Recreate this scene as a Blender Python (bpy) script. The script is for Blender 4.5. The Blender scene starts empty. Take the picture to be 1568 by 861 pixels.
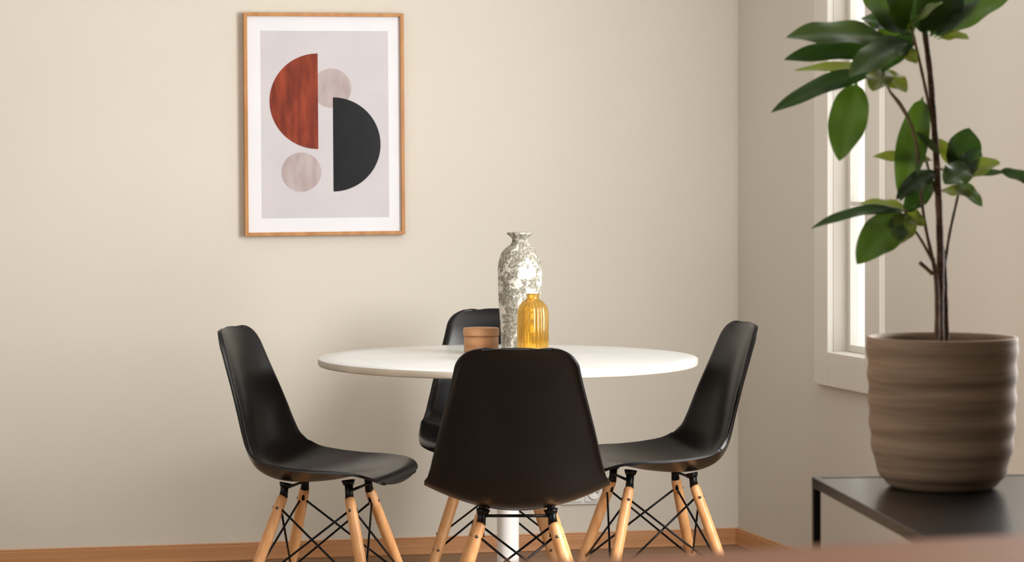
import bpy, bmesh, math, random
from mathutils import Vector, Matrix
random.seed(7)
scn = bpy.context.scene
D = bpy.data
try:
    scn.view_settings.view_transform = 'Standard'
    scn.view_settings.look = 'None'
except Exception as e:
    print(e)

EYE = 1.232
# ------------------------------------------------------------------ materials
def srgb(r, g, b):
    def f(c):
        c /= 255.0
        return c/12.92 if c <= 0.04045 else ((c+0.055)/1.055)**2.4
    return (f(r), f(g), f(b), 1.0)

def mat(name, col, rough=0.5, metal=0.0, coat=0.0, spec=0.5, noise=None, bump=None, trans=0.0, ior=1.45, coat_rough=0.05):
    """noise=(scale_xyz, col2, lo, hi, detail) bump=(scale,strength,dist)"""
    m = D.materials.new(name); m.use_nodes = True
    nt = m.node_tree; b = nt.nodes['Principled BSDF']
    b.inputs['Base Color'].default_value = col
    b.inputs['Roughness'].default_value = rough
    b.inputs['Metallic'].default_value = metal
    b.inputs['Coat Weight'].default_value = coat
    b.inputs['Coat Roughness'].default_value = coat_rough
    b.inputs['Specular IOR Level'].default_value = spec
    b.inputs['Transmission Weight'].default_value = trans
    b.inputs['IOR'].default_value = ior
    tc = nt.nodes.new('ShaderNodeTexCoord')
    if noise:
        sc, c2, lo, hi, det = noise
        mp = nt.nodes.new('ShaderNodeMapping'); mp.inputs['Scale'].default_value = sc
        nt.links.new(tc.outputs['Object'], mp.inputs['Vector'])
        n = nt.nodes.new('ShaderNodeTexNoise'); n.inputs['Scale'].default_value = 1.0; n.inputs['Detail'].default_value = det
        nt.links.new(mp.outputs['Vector'], n.inputs['Vector'])
        r = nt.nodes.new('ShaderNodeValToRGB')
        r.color_ramp.elements[0].position = lo; r.color_ramp.elements[0].color = col
        r.color_ramp.elements[1].position = hi; r.color_ramp.elements[1].color = c2
        nt.links.new(n.outputs['Fac'], r.inputs['Fac'])
        nt.links.new(r.outputs['Color'], b.inputs['Base Color'])
    if bump:
        n2 = nt.nodes.new('ShaderNodeTexNoise'); n2.inputs['Scale'].default_value = bump[0]; n2.inputs['Detail'].default_value = 4
        nt.links.new(tc.outputs['Object'], n2.inputs['Vector'])
        bp = nt.nodes.new('ShaderNodeBump'); bp.inputs['Strength'].default_value = bump[1]; bp.inputs['Distance'].default_value = bump[2]
        nt.links.new(n2.outputs['Fac'], bp.inputs['Height'])
        nt.links.new(bp.outputs['Normal'], b.inputs['Normal'])
    return m

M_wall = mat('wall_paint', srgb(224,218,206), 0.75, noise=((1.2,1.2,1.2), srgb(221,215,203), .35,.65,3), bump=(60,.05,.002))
M_wallr = mat('wall_right_shaded', srgb(216,211,202), 0.75, noise=((1.2,1.2,1.2), srgb(213,208,199), .35,.65,3), bump=(60,.05,.002))  # same paint as the back wall, with its shade put into the colour
M_wallf = mat('wall_front_darkened', srgb(112,110,108), 0.8, noise=((1.2,1.2,1.2), srgb(106,104,102), .35,.65,3), bump=(60,.05,.002))  # unseen wall, darkened by colour so chair backs reflect a dim room
M_ceil = mat('ceiling_paint', srgb(240,238,234), 0.9, noise=((2,2,2), srgb(236,234,229), .4,.6,2))
M_trim = mat('window_paint', srgb(226,222,214), 0.5, noise=((3,3,3), srgb(223,218,209), .4,.6,2))
M_oak = mat('baseboard_wood', srgb(194,138,92), 0.4, noise=((1.5,40,60), srgb(216,162,116), .3,.7,5))
M_floor = mat('floor_wood', srgb(124,98,76), 0.45, spec=.3, noise=((2,25,2), srgb(142,114,90), .3,.7,5))
M_frame = mat('frame_wood', srgb(180,122,68), 0.45, noise=((30,30,6), srgb(206,152,96), .3,.7,4))
M_mat = mat('mat_board', srgb(238,239,245), 0.5, noise=((5,5,5), srgb(235,236,242), .4,.6,2))
M_print = mat('print_ground', srgb(212,207,210), 0.5, noise=((6,6,6), srgb(204,200,205), .3,.7,4))
M_rust = mat('print_rust', srgb(110,36,16), 0.5, spec=.3, noise=((40,10,9), srgb(160,66,34), .35,.72,8))
M_mauve = mat('print_mauve', srgb(172,156,154), 0.5, noise=((35,10,12), srgb(196,182,180), .3,.7,6))
M_black = mat('print_black', srgb(22,22,25), 0.3, spec=.3, noise=((20,10,14), srgb(28,28,32), .3,.7,4))
M_shell = mat('chair_plastic', srgb(6,6,8), 0.27, spec=.40, noise=((6,6,6), srgb(9,9,11), .4,.6,2), bump=(900,.10,.0005))
M_leg = mat('chair_leg_wood', srgb(206,144,88), 0.4, noise=((60,60,7), srgb(226,172,118), .3,.7,5))
M_metal = mat('chair_black_metal', srgb(16,16,18), 0.35, metal=.6, noise=((20,20,20), srgb(22,22,24), .4,.6,2))
M_screw = mat('screw_metal', srgb(120,112,104), 0.35, metal=.9, noise=((50,50,50), srgb(100,95,90), .4,.6,2))
M_table = mat('table_laminate', srgb(220,222,222), 0.25, noise=((4,4,4), srgb(216,218,218), .4,.6,2))
M_tedge = mat('table_edge', srgb(212,203,188), 0.45, noise=((9,9,9), srgb(222,214,200), .4,.6,2))
M_ped = mat('table_pedestal_paint', srgb(226,224,220), 0.35, noise=((4,4,4), srgb(220,218,214), .4,.6,2))
M_amber = mat('amber_glass', srgb(244,212,122), 0.08, trans=.95, ior=1.3, coat=.3, noise=((20,20,6), srgb(238,202,104), .3,.7,2))
M_jar = mat('jar_wood', srgb(172,120,80), 0.5, noise=((9,9,60), srgb(206,156,112), .3,.7,5))
M_soil = mat('soil', srgb(52,40,30), 0.95, noise=((90,90,90), srgb(84,66,50), .35,.65,6), bump=(120,1,.01))
M_bark = mat('stem_bark', srgb(66,46,34), 0.75, noise=((60,60,140), srgb(106,78,58), .35,.7,5), bump=(150,.6,.003))
M_greenstem = mat('green_stem', srgb(86,70,46), 0.6, noise=((60,60,60), srgb(112,88,60), .35,.7,3))
def leafmat(name, c1, c2, rough, tr):
    m = mat(name, c1, rough, spec=.4, noise=((9,9,9), c2, .38,.68,3))
    nt = m.node_tree; b = nt.nodes['Principled BSDF']; out = nt.nodes['Material Output']
    t = nt.nodes.new('ShaderNodeBsdfTranslucent'); t.inputs[0].default_value = tr
    mx = nt.nodes.new('ShaderNodeMixShader'); mx.inputs[0].default_value = .14
    nt.links.new(b.outputs[0], mx.inputs[1]); nt.links.new(t.outputs[0], mx.inputs[2]); nt.links.new(mx.outputs[0], out.inputs[0])
    return m
M_leaf = leafmat('leaf_green', srgb(26,46,17), srgb(54,80,28), .33, srgb(90,120,30))
M_leaf2 = leafmat('leaf_yellow_green', srgb(52,70,22), srgb(96,108,42), .38, srgb(140,150,40))
M_leaf3 = leafmat('leaf_dark', srgb(20,36,20), srgb(40,62,34), .28, srgb(64,96,30))
M_console = mat('console_black', srgb(16,15,16), 0.22, metal=.1, spec=.4, noise=((5,5,5), srgb(22,20,20), .4,.6,3))
M_counter = mat('counter_wood', srgb(184,124,84), 0.6, spec=.12, noise=((2,30,30), srgb(202,142,100), .3,.7,4))
M_cab = mat('cabinet_darkened', srgb(120,118,115), 0.5, noise=((4,4,4), srgb(114,112,109), .4,.6,2))  # unseen cabinet body, grey picked to keep chair-back reflections dark
M_outlet = mat('outlet_plastic', srgb(244,244,241), 0.3, noise=((9,9,9), srgb(240,240,237), .4,.6,2))
M_hole = mat('outlet_hole', srgb(40,40,40), 0.6, noise=((9,9,9), srgb(50,50,50), .4,.6,2))

# clear window pane
M_glass = D.materials.new('window_glass'); M_glass.use_nodes = True
nt = M_glass.node_tree; nt.nodes.clear()
o = nt.nodes.new('ShaderNodeOutputMaterial'); mx = nt.nodes.new('ShaderNodeMixShader')
t = nt.nodes.new('ShaderNodeBsdfTransparent'); g = nt.nodes.new('ShaderNodeBsdfGlossy'); g.inputs['Roughness'].default_value = .02
mx.inputs[0].default_value = .06
nt.links.new(t.outputs[0], mx.inputs[1]); nt.links.new(g.outputs[0], mx.inputs[2]); nt.links.new(mx.outputs[0], o.inputs[0])

# chipped vase
M_vase = mat('vase_chipped_paint', srgb(220,214,202), 0.7)
nt = M_vase.node_tree; b = nt.nodes['Principled BSDF']
tc = nt.nodes.new('ShaderNodeTexCoord')
n1 = nt.nodes.new('ShaderNodeTexNoise'); n1.inputs['Scale'].default_value = 30; n1.inputs['Detail'].default_value = 12; n1.inputs['Roughness'].default_value = .64
n2 = nt.nodes.new('ShaderNodeTexNoise'); n2.inputs['Scale'].default_value = 150; n2.inputs['Detail'].default_value = 6
r1 = nt.nodes.new('ShaderNodeValToRGB'); r1.color_ramp.elements[0].position = .515; r1.color_ramp.elements[1].position = .545
r2 = nt.nodes.new('ShaderNodeValToRGB'); r2.color_ramp.elements[0].color = srgb(118,114,100); r2.color_ramp.elements[1].color = srgb(178,173,159)
r2.color_ramp.elements[0].position = .42; r2.color_ramp.elements[1].position = .66
mixc = nt.nodes.new('ShaderNodeMix'); mixc.data_type = 'RGBA'
nt.links.new(tc.outputs['Object'], n1.inputs['Vector']); nt.links.new(tc.outputs['Object'], n2.inputs['Vector'])
nt.links.new(n1.outputs['Fac'], r1.inputs['Fac']); nt.links.new(n2.outputs['Fac'], r2.inputs['Fac'])
nt.links.new(r1.outputs['Color'], mixc.inputs['Factor'])
nt.links.new(r2.outputs['Color'], mixc.inputs['A']); mixc.inputs['B'].default_value = srgb(212,207,196)
nt.links.new(mixc.outputs['Result'], b.inputs['Base Color'])
bp = nt.nodes.new('ShaderNodeBump'); bp.inputs['Strength'].default_value = .6; bp.inputs['Distance'].default_value = .003
nt.links.new(r1.outputs['Color'], bp.inputs['Height']); nt.links.new(bp.outputs['Normal'], b.inputs['Normal'])

# banded stoneware pot
M_pot = mat('pot_stoneware', srgb(120,100,84), 0.75)
nt = M_pot.node_tree; b = nt.nodes['Principled BSDF']
tc = nt.nodes.new('ShaderNodeTexCoord'); mp = nt.nodes.new('ShaderNodeMapping'); mp.inputs['Scale'].default_value = (4,4,75)
n1 = nt.nodes.new('ShaderNodeTexNoise'); n1.inputs['Scale'].default_value = 1; n1.inputs['Detail'].default_value = 5
r1 = nt.nodes.new('ShaderNodeValToRGB')
r1.color_ramp.elements[0].position = .32; r1.color_ramp.elements[0].color = srgb(108,88,70)
r1.color_ramp.elements[1].position = .7; r1.color_ramp.elements[1].color = srgb(146,122,100)
nt.links.new(tc.outputs['Object'], mp.inputs['Vector']); nt.links.new(mp.outputs[0], n1.inputs['Vector'])
nt.links.new(n1.outputs['Fac'], r1.inputs['Fac']); nt.links.new(r1.outputs[0], b.inputs['Base Color'])
bp = nt.nodes.new('ShaderNodeBump'); bp.inputs['Strength'].default_value = .3; bp.inputs['Distance'].default_value = .002
nt.links.new(n1.outputs['Fac'], bp.inputs['Height']); nt.links.new(bp.outputs['Normal'], b.inputs['Normal'])

# ------------------------------------------------------------------ mesh helpers
def new_obj(name, me, parent=None, loc=None, rot=None):
    ob = D.objects.new(name, me); scn.collection.objects.link(ob)
    if parent: ob.parent = parent
    if loc is not None: ob.location = loc
    if rot is not None: ob.rotation_euler = rot
    return ob

def empty(name, loc=(0,0,0), rz=0.0):
    e = D.objects.new(name, None); scn.collection.objects.link(e)
    e.empty_display_size = .1; e.location = loc; e.rotation_euler = (0,0,rz)
    return e

def mesh_from(name, verts, faces, mats, smooth=True, fmats=None):
    me = D.meshes.new(name); me.from_pydata([tuple(v) for v in verts], [], faces)
    for m in (mats if isinstance(mats, (list,tuple)) else [mats]): me.materials.append(m)
    for i, p in enumerate(me.polygons):
        p.use_smooth = smooth
        if fmats: p.material_index = fmats[i]
    bm = bmesh.new(); bm.from_mesh(me); bmesh.ops.recalc_face_normals(bm, faces=bm.faces); bm.to_mesh(me); bm.free()
    me.update(); return me

def lathe(profile, segs=96, rmod=None):
    V, F = [], []
    n = len(profile)
    for j in range(segs):
        a = 2*math.pi*j/segs
        for (r, z) in profile:
            rr = r if rmod is None else rmod(r, z, a)
            V.append((rr*math.cos(a), rr*math.sin(a), z))
    for j in range(segs):
        k = (j+1) % segs
        for i in range(n-1):
            F.append((j*n+i, k*n+i, k*n+i+1, j*n+i+1))
    return V, F

def lathe_mesh(name, profile, m, segs=96, rmod=None, smooth=True):
    V, F = lathe(profile, segs, rmod)
    me = mesh_from(name, V, F, m, smooth)
    bm = bmesh.new(); bm.from_mesh(me); bmesh.ops.remove_doubles(bm, verts=bm.verts, dist=1e-5)
    bmesh.ops.recalc_face_normals(bm, faces=bm.faces); bm.to_mesh(me); bm.free()
    return me

def add_tube(V, F, pts, radii, seg=12, caps=True):
    pts = [Vector(p) for p in pts]; base = len(V); n = len(pts)
    if not isinstance(radii, (list,tuple)): radii = [radii]*n
    t0 = (pts[1]-pts[0]).normalized()
    up = Vector((0,0,1)) if abs(t0.z) < .9 else Vector((1,0,0))
    a = t0.cross(up).normalized()
    for i, p in enumerate(pts):
        t = (pts[min(i+1,n-1)]-pts[max(i-1,0)]).normalized()
        a = (a - t*a.dot(t)).normalized(); bq = t.cross(a)
        for j in range(seg):
            th = 2*math.pi*j/seg
            V.append(p + (a*math.cos(th)+bq*math.sin(th))*radii[i])
    for i in range(n-1):
        for j in range(seg):
            k = (j+1) % seg
            F.append((base+i*seg+j, base+i*seg+k, base+(i+1)*seg+k, base+(i+1)*seg+j))
    if caps:
        F.append(tuple(base+j for j in range(seg))[::-1]); F.append(tuple(base+(n-1)*seg+j for j in range(seg)))

def add_box(V, F, c, s, M=None):
    base = len(V)
    for dx in (-1,1):
        for dy in (-1,1):
            for dz in (-1,1):
                v = Vector((c[0]+dx*s[0]/2, c[1]+dy*s[1]/2, c[2]+dz*s[2]/2))
                V.append(M @ v if M else v)
    for f in ((0,1,3,2),(4,6,7,5),(0,4,5,1),(2,3,7,6),(0,2,6,4),(1,5,7,3)):
        F.append(tuple(base+i for i in f))

def box_obj(name, boxes, m, parent=None, loc=None, rot=None, bevel=0.0):
    V, F = [], []
    for c, s in boxes: add_box(V, F, c, s)
    me = mesh_from(name, V, F, m, smooth=False)
    ob = new_obj(name, me, parent, loc, rot)
    if bevel:
        md = ob.modifiers.new('bevel', 'BEVEL'); md.width = bevel; md.segments = 3; md.limit_method = 'ANGLE'
    return ob

def catmull(pts, n_per=8):
    out = []
    P = [pts[0]] + list(pts) + [pts[-1]]
    for i in range(1, len(P)-2):
        for k in range(n_per):
            t = k/n_per
            out.append(tuple(.5*((2*P[i][d]) + (-P[i-1][d]+P[i+1][d])*t + (2*P[i-1][d]-5*P[i][d]+4*P[i+1][d]-P[i+2][d])*t*t
                       + (-P[i-1][d]+3*P[i][d]-3*P[i+1][d]+P[i+2][d])*t**3) for d in range(len(pts[0]))))
    out.append(tuple(pts[-1])); return out

# ------------------------------------------------------------------ room shell
corner = Vector((.759, 8.333, 0))
ub = Vector((-.9787, -.2052, 0)).normalized()     # along back wall, going left
ur = Vector((.2756, -.9613, 0)).normalized()      # along right wall, coming forward
nb = Vector((-ub.y, ub.x, 0)); nb = nb if nb.y > 0 else -nb     # outward of back wall
nr = Vector((-ur.y, ur.x, 0)); nr = nr if nr.x > 0 else -nr     # outward of right wall
CEIL = 2.55
LB, LR = 4.6, 10.2
def frame_of(origin, u, n):
    """local x along wall, local y outward, z up"""
    return Matrix(((u.x, n.x, 0, origin.x), (u.y, n.y, 0, origin.y), (0,0,1,0), (0,0,0,1)))
FB = frame_of(corner, ub, nb)
FR = frame_of(corner, ur, nr)
def wall_boxes(name, boxes, m, F4, bevel=0, parent=None):
    V, F = [], []
    for (x0,x1,y0,y1,z0,z1) in boxes:
        add_box(V, F, ((x0+x1)/2,(y0+y1)/2,(z0+z1)/2), (x1-x0,y1-y0,z1-z0))
    me = mesh_from(name, V, F, m, smooth=False)
    ob = D.objects.new(name, me); scn.collection.objects.link(ob)
    ob.matrix_world = F4
    if parent: ob.parent = parent
    if bevel:
        md = ob.modifiers.new('bevel','BEVEL'); md.width = bevel; md.segments = 2; md.limit_method = 'ANGLE'
    return ob
wall_boxes('wall_back', [(-.0, LB, 0, .15, 0, CEIL)], M_wall, FB)
# right wall with a narrow window and (nearer the viewer, out of frame) a wide one
W0, W1, WZ0, WZ1 = .80, 1.075, .70, 2.2
V0, V1, VZ0, VZ1 = 2.25, 3.75, .70, 2.2
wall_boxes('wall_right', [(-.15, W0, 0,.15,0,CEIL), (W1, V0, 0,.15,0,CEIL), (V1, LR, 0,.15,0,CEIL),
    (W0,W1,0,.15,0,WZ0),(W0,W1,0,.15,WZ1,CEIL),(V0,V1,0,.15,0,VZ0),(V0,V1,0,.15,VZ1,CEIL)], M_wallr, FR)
cl = corner + ub*LB
FL = frame_of(cl, ur, -nr)
wall_boxes('wall_left', [(-.15, LR-1.2, 0,.15,0,CEIL)], M_wall, FL)
# floor & ceiling polygons following the walls
pA = corner + ub*(LB+.1) + nb*.1; pB = corner - ub*.1 + nb*.1; pC = corner + ur*LR + nr*.1; pD = cl + ur*(LR-1.2) - nr*.1
# front wall, behind the viewer
q0 = corner + ur*(LR-.05); q1 = cl + ur*(LR-1.25); uf = (q1-q0).normalized(); nf = Vector((-uf.y, uf.x, 0)); nf = nf if nf.y < 0 else -nf
wall_boxes('wall_front', [(-.1, (q1-q0).length+.1, 0,.15,0,CEIL)], M_wallf, frame_of(q0, uf, nf))
def slab(name, z0, z1, m):
    V = [Vector((p.x,p.y,z)) for z in (z0,z1) for p in (pA,pB,pC,pD)]
    F = [(0,1,2,3),(4,5,6,7),(0,1,5,4),(1,2,6,5),(2,3,7,6),(3,0,4,7)]
    return new_obj(name, mesh_from(name, V, F, m, False))
slab('floor', -.1, 0, M_floor)
slab('ceiling', CEIL, CEIL+.1, M_ceil)
wall_boxes('baseboard_back', [(0.0, LB, -.014, 0, 0, .050), (0.0, LB, -.010, 0, .050, .056)], M_oak, FB, .002)
wall_boxes('baseboard_right', [(0.0, LR-.1, -.014, 0, 0, .050), (0.0, LR-.1, -.010, 0, .050, .056)], M_oak, FR, .002)

def window(name, x0,x1,z0,z1, rails, cas=.105, verticals=()):
    e = empty(name, FR @ Vector(((x0+x1)/2, 0, (z0+z1)/2)))
    inv = Matrix.Translation(-e.location)
    def part(n, boxes, m, bev=0):
        ob = wall_boxes(n, boxes, m, FR, bev); ob.parent = e; ob.matrix_parent_inverse = inv; return ob
    part('casing', [(x0-cas,x0,-.02,0,z0-cas,z1+cas),(x1,x1+cas,-.02,0,z0-cas,z1+cas),(x0,x1,-.02,0,z0-cas,z0),(x0,x1,-.02,0,z1,z1+cas)], M_trim, .003)
    s = .022
    bx = [(x0,x0+s,.045,.09,z0,z1),(x1-s,x1,.045,.09,z0,z1),(x0+s,x1-s,.045,.09,z0,z0+s),(x0+s,x1-s,.045,.09,z1-s,z1)]
    for (a,bq) in rails: bx.append((x0+s,x1-s,.05,.085,a,bq))
    for (a,bq) in verticals: bx.append((a,bq,.05,.085,z0+s,z1-s))
    part('sash', bx, M_trim, .002)
    part('pane', [(x0+s,x1-s,.066,.069,z0+s,z1-s)], M_glass)
window('window_1', W0,W1,WZ0,WZ1, [(1.64,1.70),(1.145,1.158)])
window('window_2', V0,V1,VZ0,VZ1, [], verticals=[(2.98,3.02)])

# wall socket on the back wall
def wall_pt_x(px):   # distance along back wall for a sight line (px measured on the photo's 1568 grid)
    p = (px-784)/3800
    z = 8.174/(1-.2097*p); return (Vector((p*z, z, 0))-corner).length
so = empty('wall_outlet')
so.matrix_world = FB @ Matrix.Translation((wall_pt_x(892), 0, .188))
box_obj('plate', [((0,-.005,0),(.150,.010,.080))], M_outlet, so, bevel=.004)
V, F = [], []
for sx in (-.036,.036):
    add_box(V,F,(sx,-.012,0),(.062,.006,.062))
ob = new_obj('inserts', mesh_from('inserts', V, F, M_outlet, False), so); md = ob.modifiers.new('bevel','BEVEL'); md.width=.002; md.segments=2
for i, sx in enumerate((-.036,.036)):
    me = lathe_mesh('socket_ring', [(.0001,.003),(.018,.003),(.0195,.007),(.0225,.007),(.0235,.0)], M_outlet, 40)
    new_obj('socket_%d'%i, me, so, (sx,-.0145,0), (math.pi/2,0,0))
    V, F = [], []
    for hx in (-.0095,.0095): add_tube(V,F,[(sx+hx,-.0174,0),(sx+hx,-.0184,0)],.0027,12)
    new_obj('holes_%d'%i, mesh_from('holes', V, F, M_hole, False), so)

# ------------------------------------------------------------------ framed print
fx = (wall_pt_x(373)+wall_pt_x(617))/2
pic = empty('framed_art_print')
# local: x right (seen from the room), y out of the wall into the room is -y, z up
PM = Matrix(((-ub.x, nb.x, 0, 0),(-ub.y, nb.y, 0, 0),(0,0,1,0),(0,0,0,1)))
pc = FB @ Vector((fx, -.002, 1.4035))
pic.matrix_world = Matrix.Translation(pc) @ PM @ Matrix.Rotation(math.radians(-.45),4,'Y')
FW, FH, ft, fd = .5205, .719, .0115, .028
box_obj('frame', [((-FW/2+ft/2,-fd/2,0),(ft,fd,FH)),((FW/2-ft/2,-fd/2,0),(ft,fd,FH)),
                  ((0,-fd/2,FH/2-ft/2),(FW-2*ft,fd,ft)),((0,-fd/2,-FH/2+ft/2),(FW-2*ft,fd,ft))], M_frame, pic, bevel=.0012)
box_obj('mat_board', [((0,-.008,0),(FW-2*ft,.012,FH-2*ft))], M_mat, pic)
S = 1/472.0
cx, cy = 495.5, 190.0
def flat(name, pts, m, lvl):
    V = [((x-cx)*S/.985, -.0142-.0003*lvl, (cy-y)*S) for x,y in pts]
    me = mesh_from(name, V, [tuple(range(len(V)))], m, False)
    for p in me.polygons:
        if p.normal.y > 0: p.flip()
    new_obj(name, me, pic)
flat('print_sheet', [(400,47.5),(593,47.5),(593,333),(400,333)], M_print, 0)
def arc(x,y,r,a0,a1,n=64): return [(x+r*math.cos(math.radians(a0+(a1-a0)*i/n)), y+r*math.sin(math.radians(a0+(a1-a0)*i/n))) for i in range(n+1)]
flat('mauve_disc_top', arc(506.5,135,30,0,354), M_mauve, 1)
flat('mauve_disc_bottom', arc(460,263,30,0,354), M_mauve, 1)
flat('rust_half_disc', arc(486,155,73,90,270), M_rust, 2)
flat('black_half_disc', arc(508.5,221,72,-90,90), M_black, 3)

# ------------------------------------------------------------------ chair
prof = [ # y forward, z, halfwidth, lift
 (.204,.424,.198,.000),(.201,.438,.206,.001),(.187,.450,.212,.003),(.150,.454,.217,.012),(.094,.446,.221,.026),(.028,.432,.224,.042),(-.045,.424,.225,.056),
 (-.113,.427,.224,.065),(-.164,.449,.221,.068),(-.195,.490,.213,.067),(-.211,.540,.203,.062),(-.222,.600,.190,.053),(-.233,.660,.175,.043),
 (-.245,.720,.160,.032),(-.258,.780,.147,.022),(-.275,.830,.138,.014)]
C = catmull(prof, 10)
L = [0.0]
for i in range(1,len(C)): L.append(L[-1]+math.dist(C[i][:2], C[i-1][:2]))
TOT = L[-1]
def at(s):
    s = max(0,min(TOT,s))
    import bisect
    i = min(max(bisect.bisect_right(L,s)-1,0),len(L)-2)
    t = (s-L[i])/(L[i+1]-L[i]); return [C[i][d]*(1-t)+C[i+1][d]*t for d in range(4)]
def shell_mesh():
    NV, NU = 96, 48
    V, F = [], []
    for i in range(NV+1):
        q = i/NV
        s0 = TOT*(.5-.5*math.cos(math.pi*q))*.55 + TOT*q*.45
        for j in range(NU+1):
            a = -1+2*j/NU
            u = math.sin(a*math.pi/2)*.5 + a*.5
            # rounded corners
            w = at(s0)[2]
            for dist, r in ((s0, .060), (TOT-s0, .054)):
                if dist < r:
                    w = w - r + math.sqrt(max(0, r*r-(r-dist)**2))
            s = s0
            s -= .008*(abs(u)**2)*max(0, (s0/TOT-.8)/.2)       # crowned top edge
            s += .012*(abs(u)**2)*max(0, (.1-s0/TOT)/.1)        # rounded front edge
            p = at(s); p2 = at(s+.004); p1 = at(s-.004)
            ty, tz = p2[0]-p1[0], p2[1]-p1[1]; l = math.hypot(ty,tz); ty/=l; tz/=l
            ny, nz = tz, -ty           # towards the sitter
            if ny*1+nz*1 < 0: ny, nz = -ny, -nz
            au = abs(u)
            lift = p[3]*(au**1.9)
            k = max(0,(au-.90)/.10); bk = max(0,min(1,(s0/TOT-.48)/.12)); lift -= .010*k*k*bk
            kt = max(0,1-(TOT-s)/.035); lift -= .008*kt*kt
            V.append((w*u, p[0]+ny*lift, p[1]+nz*lift))
    n = NU+1
    for i in range(NV):
        for j in range(NU):
            F.append((i*n+j, i*n+j+1, (i+1)*n+j+1, (i+1)*n+j))
    return mesh_from('seat_shell', V, F, M_shell)
SHELL = shell_mesh()
tops, feet = {}, {}
for sx in (-1,1):
    for sy in (-1,1):
        tops[(sx,sy)] = Vector((sx*.088, .0+sy*.092, .390)); feet[(sx,sy)] = Vector((sx*.212, sy*.205, 0.0))
def legs_mesh():
    V, F = [], []
    for k in tops:
        T, B = tops[k], feet[k]
        pts = [T.lerp(B,q) for q in (0,.012,.03,.25,.5,.75,.985,1)]
        add_tube(V,F,pts,[.0110,.0132,.0140,.0150,.0145,.0130,.0112,.0100],20)
    return mesh_from('legs', V, F, M_leg)
LEGS = legs_mesh()
def rods_mesh():
    V, F = [], []
    ks = [(-1,-1),(1,-1),(1,1),(-1,1)]
    for i in range(4):
        a, bq = ks[i], ks[(i+1)%4]
        out = Vector(((a[0]+bq[0])*.5, (a[1]+bq[1])*.5, 0))
        for p,q,off in ((a,bq,.004),(bq,a,-.004)):
            A = tops[p].lerp(feet[p], .07); B = tops[q].lerp(feet[q], .60)
            add_tube(V,F,[A+out*off, A.lerp(B,.5)+out*(off), B+out*off],.0030,10)
    # top bracket: mounting stubs with small caps
    for k in tops:
        T = tops[k]
        hs = .046 if k[1] > 0 else .034
        add_tube(V,F,[T+Vector((0,0,-.004)), T+Vector((-k[0]*.002,-k[1]*.002,.012)), T+Vector((-k[0]*.004,-k[1]*.004,hs))],[.0120,.0105,.0115],16)
        add_tube(V,F,[T+Vector((-k[0]*.004,-k[1]*.004,hs-.012)), T+Vector((-k[0]*.006,-k[1]*.006,hs))],[.014,.018],18)
        add_tube(V,F,[T+Vector((-k[0]*.004,-k[1]*.002,.014)), T.lerp(feet[k],.085)+Vector((-k[0]*.015,-k[1]*.006,0))],[.0045,.0045],8)
    for a,bq in (((-1,-1),(1,-1)),((-1,1),(1,1))):
        add_tube(V,F,[tops[a]+Vector((0,0,.018)),tops[bq]+Vector((0,0,.018))],.0038,10)
    return mesh_from('steel_bracing', V, F, M_metal)
RODS = rods_mesh()
def screws_mesh():
    V, F = [], []
    for k in tops:
        for q in (.075,.60):
            c = tops[k].lerp(feet[k], q)
            for d in (Vector((k[0],0,.0)),Vector((0,k[1],0))):
                add_tube(V,F,[c+d*.010, c+d*.0162],.0040,12)
    return mesh_from('screws', V, F, M_screw)
SCR = screws_mesh()
def chair(x, y, deg):
    e = empty('dining_chair', (x,y,0), math.radians(deg))
    s = new_obj('seat_shell', SHELL, e)
    md = s.modifiers.new('solid','SOLIDIFY'); md.thickness = .0075; md.offset = 0.0
    md = s.modifiers.new('bev','BEVEL'); md.width = .0028; md.segments = 3; md.limit_method='ANGLE'; md.angle_limit = math.radians(50)
    new_obj('legs', LEGS, e); new_obj('steel_bracing', RODS, e); new_obj('screws', SCR, e)
    return e
chair(.012, 6.13, 0)
chair(-.494, 6.62, -104)
chair(.388, 6.84, 103)
chair(-.050, 7.33, 180)

# ------------------------------------------------------------------ table
tx, ty = -.011, 6.79
tb = empty('round_dining_table', (tx,ty,0))
R = .518
me = lathe_mesh('tabletop', [(.0001,.74),(R-.05,.74),(R-.002,.74),(R,.7385)], M_table, 160)
new_obj('tabletop', me, tb)
me = lathe_mesh('top_edge', [(R,.7385),(R+.0005,.736),(R+.0003,.724),(R-.002,.7205),(R-.006,.7195),(.0001,.7195)], M_tedge, 160)
new_obj('top_edge', me, tb)
pp = [(.0001,.7195),(.11,.7195),(.11,.712),(.04,.700),(.031,.67),(.030,.5),(.030,.2),(.031,.10),(.038,.055),(.07,.032),(.16,.018),(.245,.012),(.255,.006),(.255,0),(.0001,0)]
new_obj('pedestal', lathe_mesh('pedestal', pp, M_ped, 80), tb)

# vase
Hv = .74
vp = [(.0001,.0),(.046,.0),(.049,.004),(.0515,.03),(.0545,.09),(.058,.16),(.0605,.21),(.061,.235),(.059,.258),(.052,.280),(.040,.296),(.028,.305),(.0225,.312),(.0215,.319),(.025,.327),(.0325,.3335),(.0345,.337),(.0335,.340),(.027,.337),(.018,.325),(.016,.31),(.0001,.30)]
vp = catmull(vp, 4)
def vm(r,z,a):
    if r < .002: return r
    k = 1+.008*math.sin(3*a+z*30)+.006*math.sin(7*a-z*50)
    if z > .328: k += .05*math.sin(9*a)*(r>.02)
    return r*k
new_obj('decorative_vase', lathe_mesh('decorative_vase', vp, M_vase, 120, vm), None, (.0215,6.84,Hv))
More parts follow.
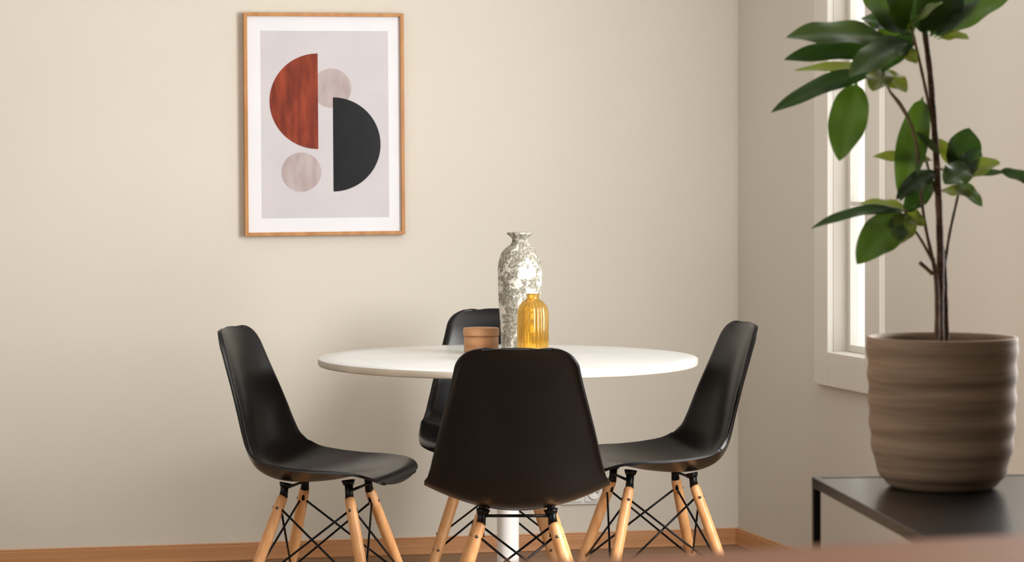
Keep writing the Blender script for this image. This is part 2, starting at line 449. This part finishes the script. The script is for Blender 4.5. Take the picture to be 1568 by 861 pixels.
# amber ribbed bottle
op = [(.0001,0),(.034,0),(.040,.003),(.0415,.010),(.0415,.060),(.0415,.120),(.0405,.136),(.036,.150),(.027,.160),(.0185,.166),(.0165,.170),(.0165,.174),(.0185,.177),(.0185,.180),(.0165,.181),
      (.0145,.180),(.0140,.168),(.024,.158),(.034,.147),(.038,.134),(.039,.12),(.039,.06),(.039,.012),(.033,.006),(.0001,.006)]
def om(r,z,a):
    if r < .02 or z < .004 or z > .160: return r
    return r*(1+.045*abs(math.sin(11*a)) - .02) if r > .0255 else r
new_obj('ribbed_glass_bottle', lathe_mesh('ribbed_glass_bottle', op, M_amber, 264, om), None, (.0557,6.62,Hv))
# wooden lidded jar
jar = empty('wooden_lidded_jar', (-.086,6.93,Hv))
new_obj('body', lathe_mesh('body', [(.0001,0),(.044,0),(.0475,.003),(.0485,.010),(.0485,.046),(.0475,.0485),(.0001,.0485)], M_jar, 80), jar)
new_obj('lid', lathe_mesh('lid', [(.0001,.049),(.047,.049),(.0500,.0505),(.0505,.053),(.0505,.069),(.0490,.0715),(.0001,.0725)], M_jar, 80), jar)

# ------------------------------------------------------------------ black console table
A = Vector((.5125, 4.243, 0)); e1 = Vector((.080,-.760,0)).normalized(); e2 = Vector((-e1.y, e1.x, 0))
e2 = e2 if e2.x > 0 else -e2
ct = empty('console_table'); ct.matrix_world = Matrix(((e2.x, -e1.x, 0, A.x),(e2.y, -e1.y, 0, A.y),(0,0,1,0),(0,0,0,1)))
CL, CW, CH, tt = .95, .42, .72, .013
box_obj('top_panel', [((CW/2,-CL/2,CH-.004),(CW-2*tt,CL-2*tt,.006))], M_console, ct)
box_obj('steel_frame', [((tt/2,-CL/2,CH-.009),(tt,CL,.018)),((CW-tt/2,-CL/2,CH-.009),(tt,CL,.018)),
    ((CW/2,-tt/2,CH-.009),(CW-2*tt,tt,.018)),((CW/2,-CL+tt/2,CH-.009),(CW-2*tt,tt,.018)),
    ((tt/2,-tt/2,(CH-.018)/2),(tt,tt,CH-.018)),((CW-tt/2,-tt/2,(CH-.018)/2),(tt,tt,CH-.018)),
    ((tt/2,-CL+tt/2,(CH-.018)/2),(tt,tt,CH-.018)),((CW-tt/2,-CL+tt/2,(CH-.018)/2),(tt,tt,CH-.018)),
    ((CW/2,-tt/2,.10),(CW-2*tt,tt,tt)),((CW/2,-CL+tt/2,.10),(CW-2*tt,tt,tt))], M_console, ct, bevel=.001)

# ------------------------------------------------------------------ kitchen island in the foreground
P0 = Vector((.032,1.61,0)); P1 = Vector((.356,1.724,0)); d = (P1-P0).normalized(); nd = Vector((d.y,-d.x,0))
o0 = P0 - d*.75
isl = empty('kitchen_island'); isl.matrix_world = Matrix(((d.x,-nd.x,0,o0.x),(d.y,-nd.y,0,o0.y),(0,0,1,0),(0,0,0,1)))
box_obj('worktop', [((.9,-.3,.9695),(1.8,.6,.03))], M_counter, isl, bevel=.004)
box_obj('cabinet', [((.9,-.3,.516),(1.7,.5,.877)),((.9,-.3,.04),(1.64,.44,.08))], M_cab, isl, bevel=.003)
box_obj('door_panels', [((.9+k*.42,-.045,.52),(.40,.018,.80)) for k in (-1.5,-.5,.5,1.5)], M_cab, isl, bevel=.003)

# ------------------------------------------------------------------ potted plant
PX, PY, PZ = .712, 4.11, .72
plant = empty('potted_dracaena', (PX,PY,PZ))
prof = [(.0001,0),(.083,0),(.090,.004),(.102,.018),(.112,.045),(.1170,.075),(.1195,.110),(.1210,.150),(.1222,.190),(.1235,.225),(.1242,.243),(.1234,.248),(.1185,.248),(.1150,.243),(.1130,.225),(.112,.20),(.0001,.20)]
dense = []
for i in range(len(prof)-1):
    for k in range(6):
        q = k/6; dense.append((prof[i][0]*(1-q)+prof[i+1][0]*q, prof[i][1]*(1-q)+prof[i+1][1]*q))
dense.append(prof[-1])
def pm(r,z,a):
    if r > .095 and z < .238 and not (r < .1142 and z > .19):
        return r + .0014*math.sin((z-.015)*2*math.pi/.040)
    return r
new_obj('pot', lathe_mesh('pot', dense, M_pot, 128, pm), plant)
new_obj('soil', lathe_mesh('soil', [(.0001,.226),(.05,.227),(.09,.224),(.1125,.220),(.11,.19),(.0001,.19)], M_soil, 48), plant)

def P(x, y, dz=0.0):
    """plant-local metres from photo-grid measurements, dz = offset in depth"""
    dep = PY + dz
    return Vector(((x-784)/3800*dep - PX, dz, EYE-(y-271.5)/3800*dep - PZ))
def stem(V,F,pts,r0,r1,seg=10):
    pp = catmull([tuple(P(*p)) for p in pts], 8)
    n = len(pp); rad = []
    for i in range(n):
        q = i/(n-1); rad.append((r0*(1-q)+r1*q)*(1+.06*math.sin(i*1.7)))
    add_tube(V,F,pp,rad,seg)
V, F = [], []
stem(V,F,[(1440,548,0),(1439,480,0),(1440,400,.0),(1437,300,0),(1431,200,.01),(1424,110,.01),(1414,30,.01),(1406,-60,.01)],.0068,.0046)
stem(V,F,[(1450,548,.02),(1448,470,.015),(1446,410,.012),(1441,370,.008)],.0048,.0040)
stem(V,F,[(1434,548,-.02),(1435,470,-.018),(1433,425,-.012),(1428,395,-.01)],.0044,.0035)
new_obj('trunks', mesh_from('trunks', V, F, M_bark), plant)
V, F = [], []
stem(V,F,[(1446,415,.012),(1454,360,.02),(1466,305,.03),(1474,268,.03)],.0030,.0024)
stem(V,F,[(1430,405,-.01),(1418,350,-.01),(1408,280,-.015),(1402,215,-.02),(1383,165,-.02),(1362,138,-.02),(1352,108,-.02)],.0032,.0022)
stem(V,F,[(1428,400,-.012),(1412,370,-.02),(1396,345,-.02),(1385,322,-.02)],.0026,.0022)
stem(V,F,[(1436,305,0),(1425,270,.0),(1415,235,.01),(1400,200,.02),(1380,165,.02),(1362,140,.02)],.0024,.002)
stem(V,F,[(1430,200,.01),(1418,140,.0),(1406,85,-.01),(1395,40,-.01)],.0030,.0024)
stem(V,F,[(1433,255,.0),(1448,262,-.02),(1466,268,-.02)],.002,.0018)
stem(V,F,[(1428,420,-.012),(1418,410,-.016),(1409,402,-.02)],.0034,.0040)
new_obj('branches', mesh_from('branches', V, F, M_greenstem), plant)

leafV, leafF, leafM = [], [], []
def leaf(b, tip, w, mi=0, bulge=0.0, face=(0,-1,.5), dzb=0, dzt=0, fold=.16, wav=.0):
    """b, tip photo-grid positions; w full width in grid px; bulge px perpendicular"""
    B = P(b[0],b[1],dzb); T = P(tip[0],tip[1],dzt)
    ax = T-B; Ln = ax.length
    fc = Vector(face).normalized()
    side0 = ax.cross(fc).normalized()
    upv = Vector((0,0,1))
    mid = (B+T)/2 + upv*(bulge/925.0)
    N, K = 26, 8
    base = len(leafV)
    hw = w/925.0/2
    ph = random.random()*6
    for i in range(N+1):
        q = i/N
        c = B*(1-q)**2 + mid*2*q*(1-q) + T*q*q
        tg = ((mid-B)*(1-q)+(T-mid)*q).normalized()
        sd = side0 - tg*side0.dot(tg); sd.normalize()
        nn = sd.cross(tg).normalized()
        sh = (q**.75)*((1-q)**.85); sh /= (.4687**.75)*((.5313)**.85)
        ww = hw*max(sh,.03 if q < .98 else .005)
        if q < .07: ww = min(ww, max(hw*.10,.0018))
        for k in range(K+1):
            u = -1+2*k/K
            z = fold*abs(u)*ww*1.6 - .25*ww*(u*u)*.6 + math.sin(q*13+ph+(2 if u>0 else 0))*abs(u)**2*ww*.16
            if nn.dot(fc) < 0: z = -z
            leafV.append(c + sd*(u*ww) + nn*z)
    for i in range(N):
        for k in range(K):
            leafF.append((base+i*(K+1)+k, base+i*(K+1)+k+1, base+(i+1)*(K+1)+k+1, base+(i+1)*(K+1)+k)); leafM.append(mi)

# upper left crown
leaf((1366,62),(1203,58),52,0,18,(.1,-1,.9),0,-.05)
leaf((1366,80),(1200,92),38,2,18,(-.1,-1,.5),.0,-.02)
leaf((1352,104),(1215,108),20,1,8,(0,-1,.8),0,.04)
leaf((1350,108),(1180,173),32,2,22,(.2,-1,.7),0,-.08)
leaf((1312,126),(1285,247),60,0,4,(-.25,-1,.15),-.01,-.05)
leaf((1396,62),(1300,118),52,0,16,(.1,-1,.9),0,-.09)
leaf((1352,108),(1388,142),34,1,2,(.1,-1,.8),0,-.05)
leaf((1356,104),(1336,140),40,1,2,(0,-1,.8),0,-.07)
leaf((1400,56),(1318,-20),58,0,4,(.2,-1,.5),0,.03)
leaf((1392,48),(1318,28),40,2,8,(0,-1,.8),0,.04)
leaf((1388,46),(1362,-30),50,0,6,(.3,-1,.3),0,-.05)
leaf((1385,46),(1444,4),34,1,6,(0,-1,.9),0,-.08)
leaf((1400,50),(1350,112),36,2,8,(-.3,-1,.5),0,-.03)
leaf((1372,62),(1404,98),28,1,2,(0,-1,.8),0,-.04)
leaf((1340,90),(1250,72),30,0,8,(0,-1,.9),.02,.06)
leaf((1380,20),(1350,66),40,0,6,(.1,-1,.6),.02,.02)
# top right crown
leaf((1424,56),(1512,-40),64,2,2,(-.2,-1,.4),0,.06)
leaf((1426,50),(1468,-45),56,0,0,(.2,-1,.3),0,.02)
leaf((1430,58),(1547,-4),40,0,12,(0,-1,.8),0,.0)
leaf((1434,60),(1484,60),24,1,10,(0,-1,.9),0,-.05)
leaf((1418,54),(1390,-20),44,2,2,(.2,-1,.4),0,.04)
leaf((1420,48),(1440,-50),50,0,0,(.0,-1,.3),0,-.03)
# middle
leaf((1413,148),(1379,309),48,0,6,(-.2,-1,.1),0,-.02)
leaf((1428,246),(1336,240),24,1,6,(0,-1,.8),0,.02)
leaf((1434,262),(1372,306),30,2,10,(.2,-1,.7),0,-.06)
leaf((1440,236),(1402,202),14,0,2,(0,-1,.5),0,-.02)
# right cluster
leaf((1468,268),(1484,196),58,2,0,(.15,-1,.2),.03,.05)
leaf((1470,262),(1436,212),26,1,2,(0,-1,.4),.03,.05)
leaf((1470,272),(1532,250),34,1,8,(0,-1,.7),.02,-.03)
leaf((1462,278),(1504,317),26,0,6,(0,-1,.8),.02,-.05)
leaf((1486,256),(1446,282),44,0,6,(0,-1,.6),0,-.05)
leaf((1472,270),(1500,226),34,2,2,(-.3,-1,.3),0,.02)
leaf((1440,292),(1490,300),22,1,6,(0,-1,.9),0,-.03)
leaf((1530,262),(1598,288),24,2,8,(0,-1,.8),0,.0)
leaf((1470,270),(1545,264),14,2,4,(0,-1,.8),.02,.0)
# lower left cluster
leaf((1388,324),(1241,351),20,2,26,(0,-1,.8),-.02,-.06)
leaf((1390,330),(1312,405),60,0,18,(.1,-1,.5),-.02,-.08)
leaf((1386,326),(1378,374),42,1,2,(0,-1,.6),-.02,-.06)
leaf((1390,322),(1316,312),24,1,8,(0,-1,.9),-.02,.03)
leaf((1386,326),(1430,276),34,2,4,(0,-1,.6),-.02,.02)
leaf((1384,326),(1416,346),28,1,4,(0,-1,.8),-.02,-.03)
lm = mesh_from('leaves', leafV, leafF, [M_leaf,M_leaf2,M_leaf3], True, leafM)
new_obj('leaves', lm, plant)

# ------------------------------------------------------------------ light
w = D.worlds.new('World'); scn.world = w; w.use_nodes = True
bg = w.node_tree.nodes['Background']; bg.inputs[0].default_value = (.98,.99,1,1); bg.inputs[1].default_value = 3.0

def area(name, loc, target, sx, sy, power, col=(1,1,1)):
    l = D.lights.new(name,'AREA'); l.shape='RECTANGLE'; l.size=sx; l.size_y=sy; l.energy=power; l.color=col
    ob = D.objects.new(name,l); scn.collection.objects.link(ob); ob.location = loc
    ob.rotation_euler = (Vector(target)-Vector(loc)).to_track_quat('-Z','Y').to_euler()
    return ob
c2 = FR @ Vector(((V0+V1)/2, -.04, 1.45)); tgt = FR @ Vector(((V0+V1)/2-.6, -2.2, 1.25))
area('window_daylight', c2, tgt, 1.4, 1.4, 124, (1,.995,.985))
cL = FL @ Vector((5.2, -.1, 1.5))
area('left_fill', cL, cL - (-nr)*2.0 + Vector((0,.6,-.2)), 1.6, 1.4, 34, (1,.995,.985))  # added fill lamp; the left wall has no opening here

# ------------------------------------------------------------------ camera
cam = D.cameras.new('camera'); co = D.objects.new('camera', cam); scn.collection.objects.link(co)
co.location = (0,0,EYE); co.rotation_euler = (math.pi/2,0,0)
cam.sensor_width = 36; cam.lens = 36*3800/1568.0
cam.shift_y = -(430.5-271.5)/1568.0
cam.clip_start = .05
cam.dof.use_dof = True; cam.dof.focus_distance = 6.6; cam.dof.aperture_fstop = 7.5
scn.camera = co
